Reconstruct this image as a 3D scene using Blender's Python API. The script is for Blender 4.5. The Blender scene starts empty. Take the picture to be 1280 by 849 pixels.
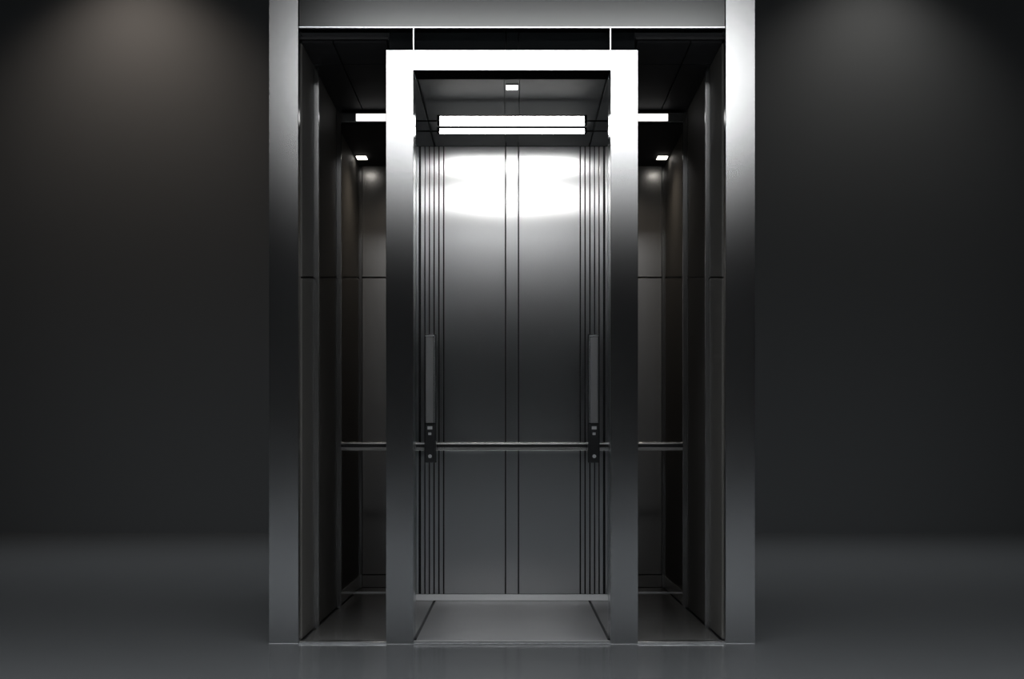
import bpy, bmesh, math
from mathutils import Vector

# ---------------------------------------------------------------- frame of reference
# front plane of the lift at Y=0, camera 5.2 m in front of it, eye height 0.817 m
D, S, HX, HY = 5.2, 300.0, 640.0, 560.0
EYE = 245 / S
def X(px, r=1.0): return (px - HX) * r / S
def Z(py, r=1.0): return EYE + (HY - py) * r / S
def Y(r): return (r - 1.0) * D

scene = bpy.context.scene
col = scene.collection

# ---------------------------------------------------------------- materials
def new_mat(name):
    m = bpy.data.materials.new(name); m.use_nodes = True
    nt = m.node_tree
    return m, nt, nt.nodes['Principled BSDF']

def metal(name, color, rough, aniso=0.0, rot=0.0, grain=(1, 1, 60), var=0.03, bump=0.0, metallic=1.0):
    m, nt, b = new_mat(name)
    b.inputs['Metallic'].default_value = metallic
    b.inputs['Anisotropic'].default_value = aniso
    b.inputs['Anisotropic Rotation'].default_value = rot
    tc = nt.nodes.new('ShaderNodeTexCoord')
    mp = nt.nodes.new('ShaderNodeMapping'); mp.inputs['Scale'].default_value = grain
    nz = nt.nodes.new('ShaderNodeTexNoise'); nz.inputs['Scale'].default_value = 14; nz.inputs['Detail'].default_value = 3
    mr = nt.nodes.new('ShaderNodeMapRange')
    mr.inputs['To Min'].default_value = rough - var; mr.inputs['To Max'].default_value = rough + var
    nt.links.new(tc.outputs['Object'], mp.inputs['Vector'])
    nt.links.new(mp.outputs['Vector'], nz.inputs['Vector'])
    nt.links.new(nz.outputs['Fac'], mr.inputs['Value'])
    nt.links.new(mr.outputs['Result'], b.inputs['Roughness'])
    mx = nt.nodes.new('ShaderNodeMapRange')
    cr = nt.nodes.new('ShaderNodeMixRGB'); cr.inputs['Color1'].default_value = (*[c * .96 for c in color], 1)
    cr.inputs['Color2'].default_value = (*[min(1, c * 1.04) for c in color], 1)
    nt.links.new(nz.outputs['Fac'], cr.inputs['Fac'])
    nt.links.new(cr.outputs['Color'], b.inputs['Base Color'])
    nt.nodes.remove(mx)
    if bump:
        bp = nt.nodes.new('ShaderNodeBump'); bp.inputs['Strength'].default_value = bump; bp.inputs['Distance'].default_value = .001
        nt.links.new(nz.outputs['Fac'], bp.inputs['Height']); nt.links.new(bp.outputs['Normal'], b.inputs['Normal'])
    return m

def steel(name, color, r1, r2=.45, mix=.15, grain=(1, 1, 60), var=.003, brush=0.0):
    """brushed metal: a tight and a wide gaussian lobe over a fine grain"""
    m, nt, b = new_mat(name); nt.nodes.remove(b)
    out = nt.nodes['Material Output']
    tc = nt.nodes.new('ShaderNodeTexCoord')
    mp = nt.nodes.new('ShaderNodeMapping'); mp.inputs['Scale'].default_value = grain
    nz = nt.nodes.new('ShaderNodeTexNoise'); nz.inputs['Scale'].default_value = 14; nz.inputs['Detail'].default_value = 3
    nt.links.new(tc.outputs['Object'], mp.inputs['Vector']); nt.links.new(mp.outputs['Vector'], nz.inputs['Vector'])
    cr = nt.nodes.new('ShaderNodeMixRGB'); cr.inputs['Color1'].default_value = (*[c * .99 for c in color], 1)
    cr.inputs['Color2'].default_value = (*[min(1, c * 1.01) for c in color], 1)
    nt.links.new(nz.outputs['Fac'], cr.inputs['Fac'])
    ms = nt.nodes.new('ShaderNodeMixShader'); ms.inputs[0].default_value = mix
    for i, r in enumerate((r1, r2)):
        g = nt.nodes.new('ShaderNodeBsdfAnisotropic'); g.distribution = 'BECKMANN'
        mr = nt.nodes.new('ShaderNodeMapRange')
        mr.inputs['To Min'].default_value = r - var; mr.inputs['To Max'].default_value = r + var
        nt.links.new(nz.outputs['Fac'], mr.inputs['Value']); nt.links.new(mr.outputs['Result'], g.inputs['Roughness'])
        nt.links.new(cr.outputs['Color'], g.inputs['Color'])
        if brush:                      # brushed sideways: highlights widen along x
            g.inputs['Anisotropy'].default_value = brush
            tv = nt.nodes.new('ShaderNodeCombineXYZ'); tv.inputs[2].default_value = 1
            nt.links.new(tv.outputs[0], g.inputs['Tangent'])
        nt.links.new(g.outputs[0], ms.inputs[1 + i])
    nt.links.new(ms.outputs[0], out.inputs['Surface'])
    return m

def emit(name, color, strength):
    m, nt, b = new_mat(name)
    b.inputs['Base Color'].default_value = (.8, .8, .8, 1)
    b.inputs['Emission Color'].default_value = (*color, 1)
    b.inputs['Emission Strength'].default_value = strength
    return m

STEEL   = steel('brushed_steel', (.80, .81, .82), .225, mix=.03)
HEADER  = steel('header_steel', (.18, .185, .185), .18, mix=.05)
BUTTON  = metal('button_cap', (.62, .63, .64), .4, metallic=0, var=.01)
GRIP    = metal('grip_metal', (.22, .22, .225), .4, metallic=.4, var=.01)
KICK    = metal('kick_plate_steel', (.8, .8, .81), .4, metallic=0)
BAYCEIL = metal('bay_ceiling_panel', (.008, .008, .009), .7, metallic=0)
PORTAL  = steel('satin_portal_steel', (.68, .69, .70), .225, mix=.02)
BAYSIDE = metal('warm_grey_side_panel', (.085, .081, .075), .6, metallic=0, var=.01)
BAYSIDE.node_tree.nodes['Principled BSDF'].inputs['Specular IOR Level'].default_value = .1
CARWALL = steel('car_wall_steel', (.77, .78, .79), .312, r2=.45, mix=.03, brush=.43)
EDGE    = metal('polished_steel', (.85, .86, .88), .20)
TRIM    = steel('trim_steel', (.70, .70, .69), .24, mix=.2)
BAY     = metal('warm_grey_panel', (.42, .415, .41), .26, metallic=.8, var=.01)
DARK    = metal('charcoal_ceiling_panel', (.013, .0145, .0155), .7, metallic=0)
DARK.node_tree.nodes['Principled BSDF'].inputs['Specular IOR Level'].default_value = .08
BLACK   = metal('black_recess', (.006, .006, .007), .6, metallic=0)
BLACKP  = metal('black_plastic', (.018, .019, .021), .3, metallic=0)
CARFLOOR = metal('car_floor_plate', (.36, .36, .365), .28, metallic=.85, grain=(1, 1, 1), var=.004)
BAYFLOOR = metal('bay_floor_plate', (.07, .068, .065), .20, metallic=.4, grain=(1, 1, 1), var=.004)
LAMPBLACK = metal('dead_black', (.002, .002, .002), .9, metallic=0, var=.01)
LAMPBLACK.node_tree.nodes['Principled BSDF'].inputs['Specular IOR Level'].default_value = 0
LAMP    = emit('lamp_diffuser', (1, .99, .97), 19)
LED     = emit('downlight_lens', (1, .95, .88), 5)
BARGLOW  = emit('bar_glow', (1, .98, .96), 1.3)
WALL    = metal('room_wall_paint', (.068, .072, .076), .75, metallic=0, grain=(1, 1, 1), var=.05)
FLOOR   = metal('room_floor_resin', (.045, .0465, .048), .16, metallic=0, grain=(.3, .3, .3), var=.015)
FLOOR.node_tree.nodes['Principled BSDF'].inputs['IOR'].default_value = 2.5
BAYCEIL.node_tree.nodes['Principled BSDF'].inputs['Specular IOR Level'].default_value = .15
CEIL    = metal('room_ceiling_paint', (.008, .008, .0085), .8, metallic=0, grain=(1, 1, 1))

# ---------------------------------------------------------------- mesh helpers
class MB:
    def __init__(self): self.bm = bmesh.new()
    def box(self, x0, x1, y0, y1, z0, z1, bev=.0012):
        t = bmesh.new()
        vs = [t.verts.new((x, y, z)) for x in (x0, x1) for y in (y0, y1) for z in (z0, z1)]
        for f in ((0,1,3,2),(4,6,7,5),(0,4,5,1),(2,3,7,6),(0,2,6,4),(1,5,7,3)):
            t.faces.new([vs[i] for i in f])
        bmesh.ops.recalc_face_normals(t, faces=t.faces)
        if bev:
            bmesh.ops.bevel(t, geom=list(t.edges), offset=bev, segments=2, affect='EDGES', profile=.5)
        self._add(t); return self
    def prism(self, poly, x0, x1, bev=.0008):
        """poly of (y,z) extruded along x"""
        t = bmesh.new()
        a = [t.verts.new((x0, y, z)) for y, z in poly]; b = [t.verts.new((x1, y, z)) for y, z in poly]
        n = len(poly)
        t.faces.new(a); t.faces.new(b[::-1])
        for i in range(n): t.faces.new((a[i], b[i], b[(i+1) % n], a[(i+1) % n]))
        bmesh.ops.recalc_face_normals(t, faces=t.faces)
        if bev: bmesh.ops.bevel(t, geom=list(t.edges), offset=bev, segments=1, affect='EDGES')
        self._add(t); return self
    def cyl(self, p, axis, r, h, n=24, bev=.0006):
        t = bmesh.new()
        bmesh.ops.create_cone(t, cap_ends=True, segments=n, radius1=r, radius2=r, depth=h)
        if bev:
            es = [e for e in t.edges if any(len(f.verts) > 4 for f in e.link_faces)]
            bmesh.ops.bevel(t, geom=es, offset=bev, segments=2, affect='EDGES')
        q = Vector((0, 0, 1)).rotation_difference(Vector(axis))
        for v in t.verts: v.co = q @ v.co + Vector(p)
        self._add(t); return self
    def _add(self, t):
        me = bpy.data.meshes.new('tmp'); t.to_mesh(me); t.free()
        self.bm.from_mesh(me); bpy.data.meshes.remove(me)
    def build(self, name, m, parent=None):
        me = bpy.data.meshes.new(name)
        # keep mesh local to the parent's base
        if parent:
            o_ = parent
            off = Vector((0, 0, 0))
            while o_: off += o_.location; o_ = o_.parent
            for v in self.bm.verts: v.co -= off
        self.bm.to_mesh(me); self.bm.free()
        me.materials.append(m)
        o = bpy.data.objects.new(name, me); col.objects.link(o)
        if parent: o.parent = parent
        return o

def thing(name, label, cat, loc=(0, 0, 0), group=None):
    o = bpy.data.objects.new(name, None); col.objects.link(o)
    o.location = loc; o['label'] = label; o['category'] = cat; o.empty_display_size = .1
    if group: o['group'] = group
    return o
def struct(o): o['kind'] = 'structure'; return o

# ---------------------------------------------------------------- room
YB, YF, XW, ZC = Y(2.311), -10.0, 7.5, 6.2
struct(MB().box(-XW-.2, XW+.2, YF-.2, YB+.2, -.2, 0, 0).build('floor', FLOOR))
struct(MB().box(-XW-.2, XW+.2, YB, YB+.2, 0, ZC, 0).build('wall_back', WALL))
struct(MB().box(-XW-.2, XW+.2, YF-.2, YF, 0, ZC, 0).build('wall_front', CEIL))
struct(MB().box(-XW-.2, -XW, YF, YB, 0, ZC, 0).build('wall_left', WALL))
struct(MB().box(XW, XW+.2, YF, YB, 0, ZC, 0).build('wall_right', WALL))
struct(MB().box(-XW-.2, XW+.2, YF-.2, YB+.2, ZC, ZC+.2, 0).build('ceiling', CEIL))

# ---------------------------------------------------------------- outer surround
ZTOP = 2.98
outer = thing('outer_door_frame', 'broad brushed steel outer surround standing on the grey floor around the whole lift', 'frame', (0, 0, 0))
for s in (-1, 1):
    a, b = sorted((X(HX + s*267.0), X(HX + s*304.0)))
    MB().box(a, b, 0, .06, 0, ZTOP, .0015).build('post', STEEL, outer)
MB().box(X(HX-266.4), X(HX+266.4), .001, .06, Z(35), ZTOP, .0015).build('header', HEADER, outer)
MB().box(X(HX-266.4), X(HX+266.4), -.0015, .0005, Z(35.2), Z(33.6), .0003).build('highlight_strip', EDGE, outer)  # polished strip added in place of the bevel highlight along the header's lower edge
sill = MB().box(X(HX-266.4), X(HX+266.4), .001, .05, .0005, .008, .001).build('sill_strip', EDGE, outer)

# ---------------------------------------------------------------- inner portal
PD = .11
portal = thing('inner_door_frame', 'bright satin steel inner portal framing the central lift car opening', 'frame', (0, -.012, 0))
for s in (-1, 1):
    a, b = sorted((X(HX + s*123), X(HX + s*157.2)))
    MB().box(a, b, -.012, PD, 0, Z(89), .0012).build('post', PORTAL, portal)
MB().box(X(HX-157.2), X(HX+157.2), -.012, PD, Z(89), Z(64), .0012).build('lintel', PORTAL, portal)
MB().box(X(HX-122.6), X(HX+122.6), -.011, PD-.001, Z(89)-.0025, Z(89)-.0003, .0005).build('soffit_mask', LAMPBLACK, portal)  # black sheet added to hide the light bar's reflection on the lintel underside
for s in (-1, 1):
    x = X(HX + s*123)
    MB().box(x-.003, x+.003, -.004, .086, Z(64)+.0003, Z(35)-.0003, .0008).build('hanger_fin', EDGE, portal)

# dark transom behind the portal's top
tr = thing('transom_panel', 'dark charcoal transom strip above the bright portal, under the steel header', 'panel', (0, .09, Z(64)))
zb, zt = Z(64) + .0005, Z(35) + .02
for x0, x1 in ((-156, -8.6), (-7.4, 7.4), (8.6, 156)):
    zg = Z(56)
    MB().box(x0/S, x1/S, .088, .10, zg+.0025, zt, .001).box(x0/S, x1/S, .088, .10, zb, zg-.0025, .001).build('panel', DARK, tr)
MB().box(-156/S, 156/S, .1005, .108, zb, zt, 0).build('backing', BLACK, tr)

# ---------------------------------------------------------------- central lift car
RB = 1.27; YBk = Y(RB)
HC = 479 / S + EYE          # ceiling height
HW = 152 / S
car = thing('elevator_car', 'empty central lift car with polished steel panel walls and a lit ceiling', 'lift car', (0, .12, 0))
y0c = PD + .002
MB().box(-HW, HW, y0c, YBk+.03, .0005, .004, 0).build('underfloor', BLACK, car)
# floor plate with black joints to each side
MB().box(-120.5/S, 120.5/S, .012, YBk-.001, .0045, .011, .001).build('floor_plate', CARFLOOR, car)
for s in (-1, 1):
    a, b = sorted((s*124.5/S, s*HW))
    MB().box(a, b, y0c, YBk-.002, .0045, .011, .001).build('floor_border', CARFLOOR, car)
MB().box(-122/S, 122/S, .0005, .0095, .0045, .012, .001).build('threshold', CARFLOOR, car)
# back wall
zk = Z(743, RB)
ztop = HC - .002
MB().box(-HW-.012, HW+.012, YBk+.016, YBk+.03, 0.004, HC+.03, 0).build('rear_shell', BLACK, car)
def bx(px0, px1): return X(px0, RB), X(px1, RB)
for p0, p1 in ((555.4, 631.2), (648.8, 724.6)):
    a, b = bx(p0, p1); MB().box(a, b, YBk, YBk+.014, zk+.002, ztop, .0012).build('wall_panel', CARWALL, car)
a, b = bx(632.6, 647.4); MB().box(a, b, YBk, YBk+.014, zk+.002, ztop, .0012).build('centre_strip', CARWALL, car)
for s in (-1, 1):
    m = MB()
    L = [(520.4, 523.2), (526.2, 530.4), (531.8, 536.0), (537.4, 541.8), (543.4, 547.8), (549.4, 553.8)]
    for p0, p1 in L:
        if s > 0: p0, p1 = 1280-p1, 1280-p0
        a, b = bx(p0, p1); m.box(a, b, YBk, YBk+.014, zk+.002, ztop, .0015)
    m.build('fluted_panel', CARWALL, car)
MB().prism([(YBk+.014, .0115), (YBk-.030, .0115), (YBk-.030, .014), (YBk-.002, zk-.001), (YBk+.014, zk-.001)], -HW, HW).build('kick_plate', KICK, car)
# side walls
for s in (-1, 1):
    a, b = sorted((s*HW, s*(HW+.012)))
    MB().box(a, b, y0c, YBk+.03, .004, HC+.03, .001).build('side_wall', CARWALL, car)
# ceiling panels with joints, leaving slots for the twin lamps
cm = MB()
for x0, x1 in ((-121.5/S, -10.4/S), (-9.4/S, 9.4/S), (10.4/S, 121.5/S)):
    cm.box(x0, x1, y0c, YBk+.012, HC, HC+.02, .001)
for s in (-1, 1):
    a, b = sorted((s*124.0/S, s*HW)); cm.box(a, b, y0c, YBk+.012, HC, HC+.02, .001)
cm.build('ceiling_panel', DARK, car)
MB().box(-HW-.012, HW+.012, y0c, YBk+.03, HC+.024, HC+.036, 0).build('roof', BLACK, car)

# twin light bars carried between the side walls on slim black rods
ra, rb = 1.10, 1.195
tl = thing('ceiling_light', 'pair of long white light bars under the ceiling of the central lift car', 'ceiling light', (0, Y(ra), HC-.05))
for r, pa, pb in ((ra, 145.3, 156.5), (rb, 160.8, 166.6)):
    wl = 90.5*r/S; z0, z1 = Z(pb, r), Z(pa, r); zm = (z0+z1)/2
    bar = MB().box(-wl, wl, Y(r), Y(r)+.010, z0, z1, .002).build('light_bar', LAMP, tl)
    MB().box(-wl-.012, wl+.012, Y(r)-.004, Y(r)+.016, z1+.001, z1+.005, .0008).build('top_shield', LAMPBLACK, bar)
    for q in (-1, 1):
        a, b = sorted((q*wl, q*(wl+.012)))
        MB().box(a, b, Y(r)-.001, Y(r)+.011, z0-.001, z1+.001, .001).build('end_cap', LAMPBLACK, bar)
        a, b = sorted((q*(wl+.012), q*(HW-.0005)))
        MB().box(a, b, Y(r)+.002, Y(r)+.008, zm-.003, zm+.003, .001).build('support_rod', LAMPBLACK, bar)
# small square downlight near the door
rr = 479/(560-108.5); w = 8*rr/S
dl = thing('downlight', 'tiny white rectangular downlight in the central car ceiling nearest the portal', 'ceiling light', (0, Y(rr), HC))
MB().box(-w, w, Y(479/(560-105)), Y(479/(560-112)), HC-.004, HC-.0005, .0008).build('lamp_housing', BLACKP, dl)
MB().box(-w+.004, w-.004, Y(479/(560-106.3)), Y(479/(560-110.6)), HC-.006, HC-.0042, .0005).build('lens', LED, dl)

# ---------------------------------------------------------------- handrails
def rail(label, x0, x1, yy, z0, z1, brackets, ywall):
    h = thing('handrail', label, 'handrail', ((x0+x1)/2, yy, (z0+z1)/2), 'horizontal steel handrails')
    t = (z1 - z0)
    MB().box(x0, x1, yy-.004, yy+.012, z1-t*.24, z1-.001, .0008).cyl(((x0+x1)/2, yy-.006, z1-t*.14), (1, 0, 0), t*.14, x1-x0).build('top_edge', TRIM, h)
    MB().box(x0, x1, yy-.004, yy+.010, z0+t*.40, z1-t*.24, 0).build('web', BLACKP, h)
    MB().box(x0, x1, yy-.009, yy+.012, z0, z0+t*.40, .0015).build('lower_edge', TRIM, h)
    for bxx in brackets:
        MB().cyl((bxx, (yy+.01+ywall)/2, (z0+z1)/2), (0, 1, 0), .007, ywall-yy-.008).build('bracket', EDGE, h)
    return h
RR = 1.252
rail('long steel handrail across the rear wall of the central lift car',
     -HW+.003, HW-.003, Y(RR), Z(563.5, RR), Z(552.8, RR), (-.33, 0.0, .33), YBk)

# ---------------------------------------------------------------- vertical control handles
def control(s, side):
    cx = s*102.6
    R = 1.235
    x = lambda p: (cx + p) * R / S        # p in photo px from the centre line
    yf = Y(R)
    c = thing('control_panel', 'slim upright black control panel with steel grip on the %s of the central car' % side,
              'control panel', (x(0), yf+.02, Z(578, R)), 'upright control panels')
    # backplate
    MB().box(x(-7.2), x(7.2), yf+.012, yf+.062, Z(578.5, R), Z(417.5, R), .002).build('backplate', BLACKP, c)
    # steel grip with a flat cap
    grip = MB().box(x(-5.2), x(4.8), yf-.018, yf+.0125, Z(529, R), Z(421.5, R), .005).build('grip', GRIP, c)
    MB().box(x(-5.6), x(5.2), yf-.020, yf+.0125, Z(421.3, R), Z(419.2, R), .001).build('grip_cap', EDGE, grip)
    ex = s * -1
    a, b = sorted((x(ex*5.3), x(ex*6.4)))
    MB().box(a, b, yf-.006, yf+.0125, Z(529, R), Z(419.5, R), .0008).build('grip_edge', EDGE, grip)
    # button housing
    bh = MB().box(x(-5.8), x(5.8), yf-.004, yf+.0125, Z(577.5, R), Z(530, R), .002).build('button_housing', BLACKP, c)
    MB().box(x(-3), x(3), yf-.0075, yf-.0035, Z(537, R), Z(533, R), .0008).build('display', BUTTON, bh)
    MB().box(x(-2), x(1.8), yf-.0075, yf-.0035, Z(544, R), Z(540.8, R), .001).build('button', BUTTON, bh)
    MB().cyl((x(.2), yf-.0065, Z(570.5, R)), (0, 1, 0), 2.3*R/S, .006).build('key_switch', BUTTON, bh)
    # legs to the rear wall
    for pz in (430, 470, 545):
        MB().box(x(-3), x(3), yf+.06, YBk+.001, Z(pz+3, R), Z(pz-3, R), .001).build('mounting_lug', BLACKP, c)
control(-1, 'left')
control(1, 'right')

# ---------------------------------------------------------------- side bays
RM1, RM2, RC = 1.073, 1.21, 1.39
XS, XI = 265.5/S, 156.6/S            # outer wall / car flank (absolute x)
HF, HR = 512/S + EYE, 490/S + EYE    # ceiling heights before / behind the crossbar
YC = Y(RC)
def zl(r): return EYE + 213*r/S      # inclined panel joint
def bay(s, side):
    b = thing('side_bay', 'dark panelled side bay with steel mullions on the %s of the portal' % side, 'side bay',
              (s*(XS+XI)/2, .17, 0), 'side bays flanking the central car')
    def bxx(m, xa, xb, *rest, **k):
        a, c = sorted((s*xa, s*xb)); return m.box(a, c, *rest, **k)
    # floor
    bxx(MB(), XI+.001, XS+.02, .052, YC+.03, .0003, .0015, bev=0).build('underfloor', BLACK, b)
    bxx(MB(), XI+.001, XS-.012, .052, YC-.002, .0018, .008, bev=.001).build('floor_plate', BAYFLOOR, b)
    # outer side wall: black backing + facing panels, split by an inclined joint
    bxx(MB(), XS+.010, XS+.03, .061, YC+.03, .002, HF+.05, bev=0).build('side_shell', BLACK, b)
    segs = ((.005, Y(RM1)-.004), (Y(RM1)+.020, Y(RM2)-.004), (Y(RM2)+.020, YC-.018))
    for k, (ya, yb) in enumerate(segs):
        ra, rb_ = 1+ya/D, 1+yb/D
        top = (HF if k < 2 else HR) - .001
        zlow = .012
        g = .0045
        if ya < .061:
            ya_ = .062; ra = 1 + ya_/D
        else: ya_ = ya
        a, c = sorted((s*XS, s*(XS+.008)))
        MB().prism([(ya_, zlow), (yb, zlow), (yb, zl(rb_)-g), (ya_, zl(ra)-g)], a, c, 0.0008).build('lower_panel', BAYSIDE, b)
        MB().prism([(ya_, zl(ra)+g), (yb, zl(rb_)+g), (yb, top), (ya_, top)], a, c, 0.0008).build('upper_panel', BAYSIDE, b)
    # mullions
    bxx(MB(), XS-.021, XS+.004, Y(RM1), Y(RM1)+.016, .009, HF-.002, bev=.0006).build('mullion', STEEL, b)
    bxx(MB(), XS-.0235, XS+.004, Y(RM2), Y(RM2)+.016, .009, HF-.002, bev=.0006).build('mullion', STEEL, b)
    bxx(MB(), XS-.0185, XS+.004, YC-.016, YC, .009, HR-.002, bev=.0012).build('mullion', STEEL, b)
    # rear wall
    bxx(MB(), XI, XS+.03, YC+.012, YC+.03, .002, HF+.05, bev=0).build('rear_shell', BLACK, b)
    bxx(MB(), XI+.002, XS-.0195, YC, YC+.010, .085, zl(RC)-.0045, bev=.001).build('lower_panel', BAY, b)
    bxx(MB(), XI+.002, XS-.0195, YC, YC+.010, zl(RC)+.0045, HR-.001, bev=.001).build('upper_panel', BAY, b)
    # baseboard behind the crossbars
    m = MB(); bxx(m, XI+.002, XS-.0195, YC-.004, YC+.010, .010, .078, bev=.001)
    bxx(m, XS-.006, XS+.004, Y(RM2)+.022, YC-.018, .010, .078, bev=.001)
    m.build('baseboard', BAY, b)
    # flank of the car seen from the bay
    bxx(MB(), XI-.004+.005, XI+.006, .111, YC+.01, .009, HR-.001, bev=.0005).build('inner_lining', BAY, b)
    # ceilings
    yg = Y(1.068)
    m = MB()
    xg = 226/S
    for xa, xb in ((XI+.008, xg-.003), (xg+.003, XS)):
        bxx(m, xa, xb, .062, yg-.003, HF, HF+.012, bev=.0008)
        bxx(m, xa, xb, yg+.003, Y(RM2)+.016, HF, HF+.012, bev=.0008)
    m.build('front_ceiling_panel', BAYCEIL, b)
    bxx(MB(), XI+.008, XS, Y(RM2)+.017, YC-.001, HR, HR+.012, bev=.0008).build('rear_ceiling_panel', BAYCEIL, b)
    bxx(MB(), XI, XS+.03, .061, YC+.03, HF+.016, HF+.03, bev=0).build('roof', BLACK, b)
    # crossbars
    ym = Y(RM2)
    cb = bxx(MB(), XI+.0065, XS-.024, ym+.001, ym+.016, Z(152.5, RM2), Z(141, RM2), bev=.001).build('upper_crossbar', TRIM, b)
    xa, xb = (157+3)/S, (640-445)*RM2/S
    bxx(MB(), XI+.009, xb, ym-.003, ym+.0015, Z(151.3, RM2), Z(142.3, RM2), bev=.001).build('glow_strip', BARGLOW, cb)  # emissive strip added to make most of the crossbar white
    bxx(MB(), XI+.0065, XS-.024, ym+.001, ym+.012, Z(742.6, RM2), Z(740, RM2), bev=.0008).build('lower_crossbar', EDGE, b)
    # handrail of this bay
    xa, xb = sorted((s*(XI+.007), s*(XS-.0245)))
    hx = thing('handrail', 'short steel handrail spanning the dark side bay on the %s' % side, 'handrail',
               ((xa+xb)/2, ym, Z(558, RM2)), 'horizontal steel handrails')
    z0, z1 = Z(563.5, RM2), Z(552.8, RM2); t = z1-z0
    MB().box(xa, xb, ym-.004, ym+.014, z1-t*.24, z1-.001, .0008).cyl(((xa+xb)/2, ym-.006, z1-t*.14), (1, 0, 0), t*.14, xb-xa).build('top_edge', TRIM, hx)
    MB().box(xa, xb, ym-.004, ym+.010, z0+t*.40, z1-t*.24, 0).build('web', BLACKP, hx)
    MB().box(xa, xb, ym-.009, ym+.014, z0, z0+t*.40, .0015).build('lower_edge', TRIM, hx)
    # downlight
    r0 = 490/(560-196.0)
    xc = s*min((640-450)*r0/S, XS-.042)
    d = thing('downlight', 'tiny white slot downlight in the ceiling of the %s side bay' % side, 'ceiling light',
              (xc, Y(r0), HR), 'slot downlights of the side bays')
    ww = 6.6*r0/S
    MB().box(xc-ww, xc+ww, Y(490/(560-193.8)), Y(490/(560-198.4)), HR-.004, HR-.0005, .0008).build('lamp_housing', BLACKP, d)
    MB().box(xc-ww+.002, xc+ww-.002, Y(490/(560-194.2)), Y(490/(560-198.0)), HR-.008, HR-.0042, .0005).build('lens', LED, d)
    # the light that the downlight throws
    ld = bpy.data.lights.new('downlight_beam', 'SPOT'); ld.energy = BAYW; ld.color = (1, .88, .74)
    ld.spot_size = math.radians(150); ld.spot_blend = 1; ld.shadow_soft_size = .08
    lo = bpy.data.objects.new('downlight_beam', ld); col.objects.link(lo)
    lo.location = (s*(XI+.17), Y(1.30), HR-.03); lo.parent = None
BAYW = 5.5
bay(-1, 'left')
bay(1, 'right')

# ---------------------------------------------------------------- room lights
def area(name, loc, target, sx, sy, energy, color=(1, 1, 1), spread=180):
    l = bpy.data.lights.new(name, 'AREA'); l.shape = 'RECTANGLE'; l.size = sx; l.size_y = sy
    l.energy = energy; l.color = color; l.spread = math.radians(spread)
    o = bpy.data.objects.new(name, l); col.objects.link(o); o.location = loc
    o.rotation_euler = (Vector(target) - Vector(loc)).to_track_quat('-Z', 'Y').to_euler()
    return o
def spot(name, loc, target, energy, ang, color=(1, 1, 1), blend=1, size=.1):
    l = bpy.data.lights.new(name, 'SPOT'); l.energy = energy; l.color = color
    l.spot_size = math.radians(ang); l.spot_blend = blend; l.shadow_soft_size = size
    o = bpy.data.objects.new(name, l); col.objects.link(o); o.location = loc
    o.rotation_euler = (Vector(target) - Vector(loc)).to_track_quat('-Z', 'Y').to_euler()
    return o
# large soft lamp high in the front part of the hall, facing the lift
area('hall_front_lamp', (.26, -8.0, 4.67), (.26, 0, 2.3), 4.1, .60, 58, (1, 1, 1))
# ceiling lamp over the floor in front of the lift
area('hall_ceiling_lamp', (0, -4.2, ZC-.05), (0, -4.2, 0), 9, 5.5, 980, (.93, .97, 1), 75)
# wall washers
WL = (X(165, 2.311), 0, 0)
spot('wall_washer_left', (-3.65, YB-1.0, 5.75), (-3.6, YB-.05, 3.1), 135, 104, (1, .84, .71), 1, .12)
spot('wall_washer_right', (3.5, YB-1.0, 5.75), (3.4, YB-.05, 3.1), 80, 104, (1, .95, .88), 1, .12)
area('rear_hall_fill', (0, 3.7, ZC-.05), (0, 3.7, 0), 10, 2.2, 185, (.93, .97, 1), 68)  # unseen broad fill added for the floor and wall behind the lift

# ---------------------------------------------------------------- world, camera, view
w = bpy.data.worlds.new('World'); scene.world = w; w.use_nodes = True
w.node_tree.nodes['Background'].inputs['Color'].default_value = (.5, .55, .6, 1)
w.node_tree.nodes['Background'].inputs['Strength'].default_value = .02

cam = bpy.data.cameras.new('camera'); co = bpy.data.objects.new('camera', cam); col.objects.link(co)
co.location = (0, -D, EYE); co.rotation_euler = (math.radians(90), 0, 0)
cam.sensor_width = 36; cam.lens = 36 * D * S / 1280
cam.shift_y = (HY - 849/2) / 1280
cam.clip_end = 100
scene.camera = co

vs = scene.view_settings
vs.view_transform = 'Standard'; vs.look = 'None'; vs.exposure = 0; vs.gamma = 1; vs.use_curve_mapping = False
cy = scene.cycles
cy.use_denoising = True
cy.max_bounces = 10; cy.glossy_bounces = 8; cy.diffuse_bounces = 4
cy.sample_clamp_indirect = 6
cy.use_adaptive_sampling = False
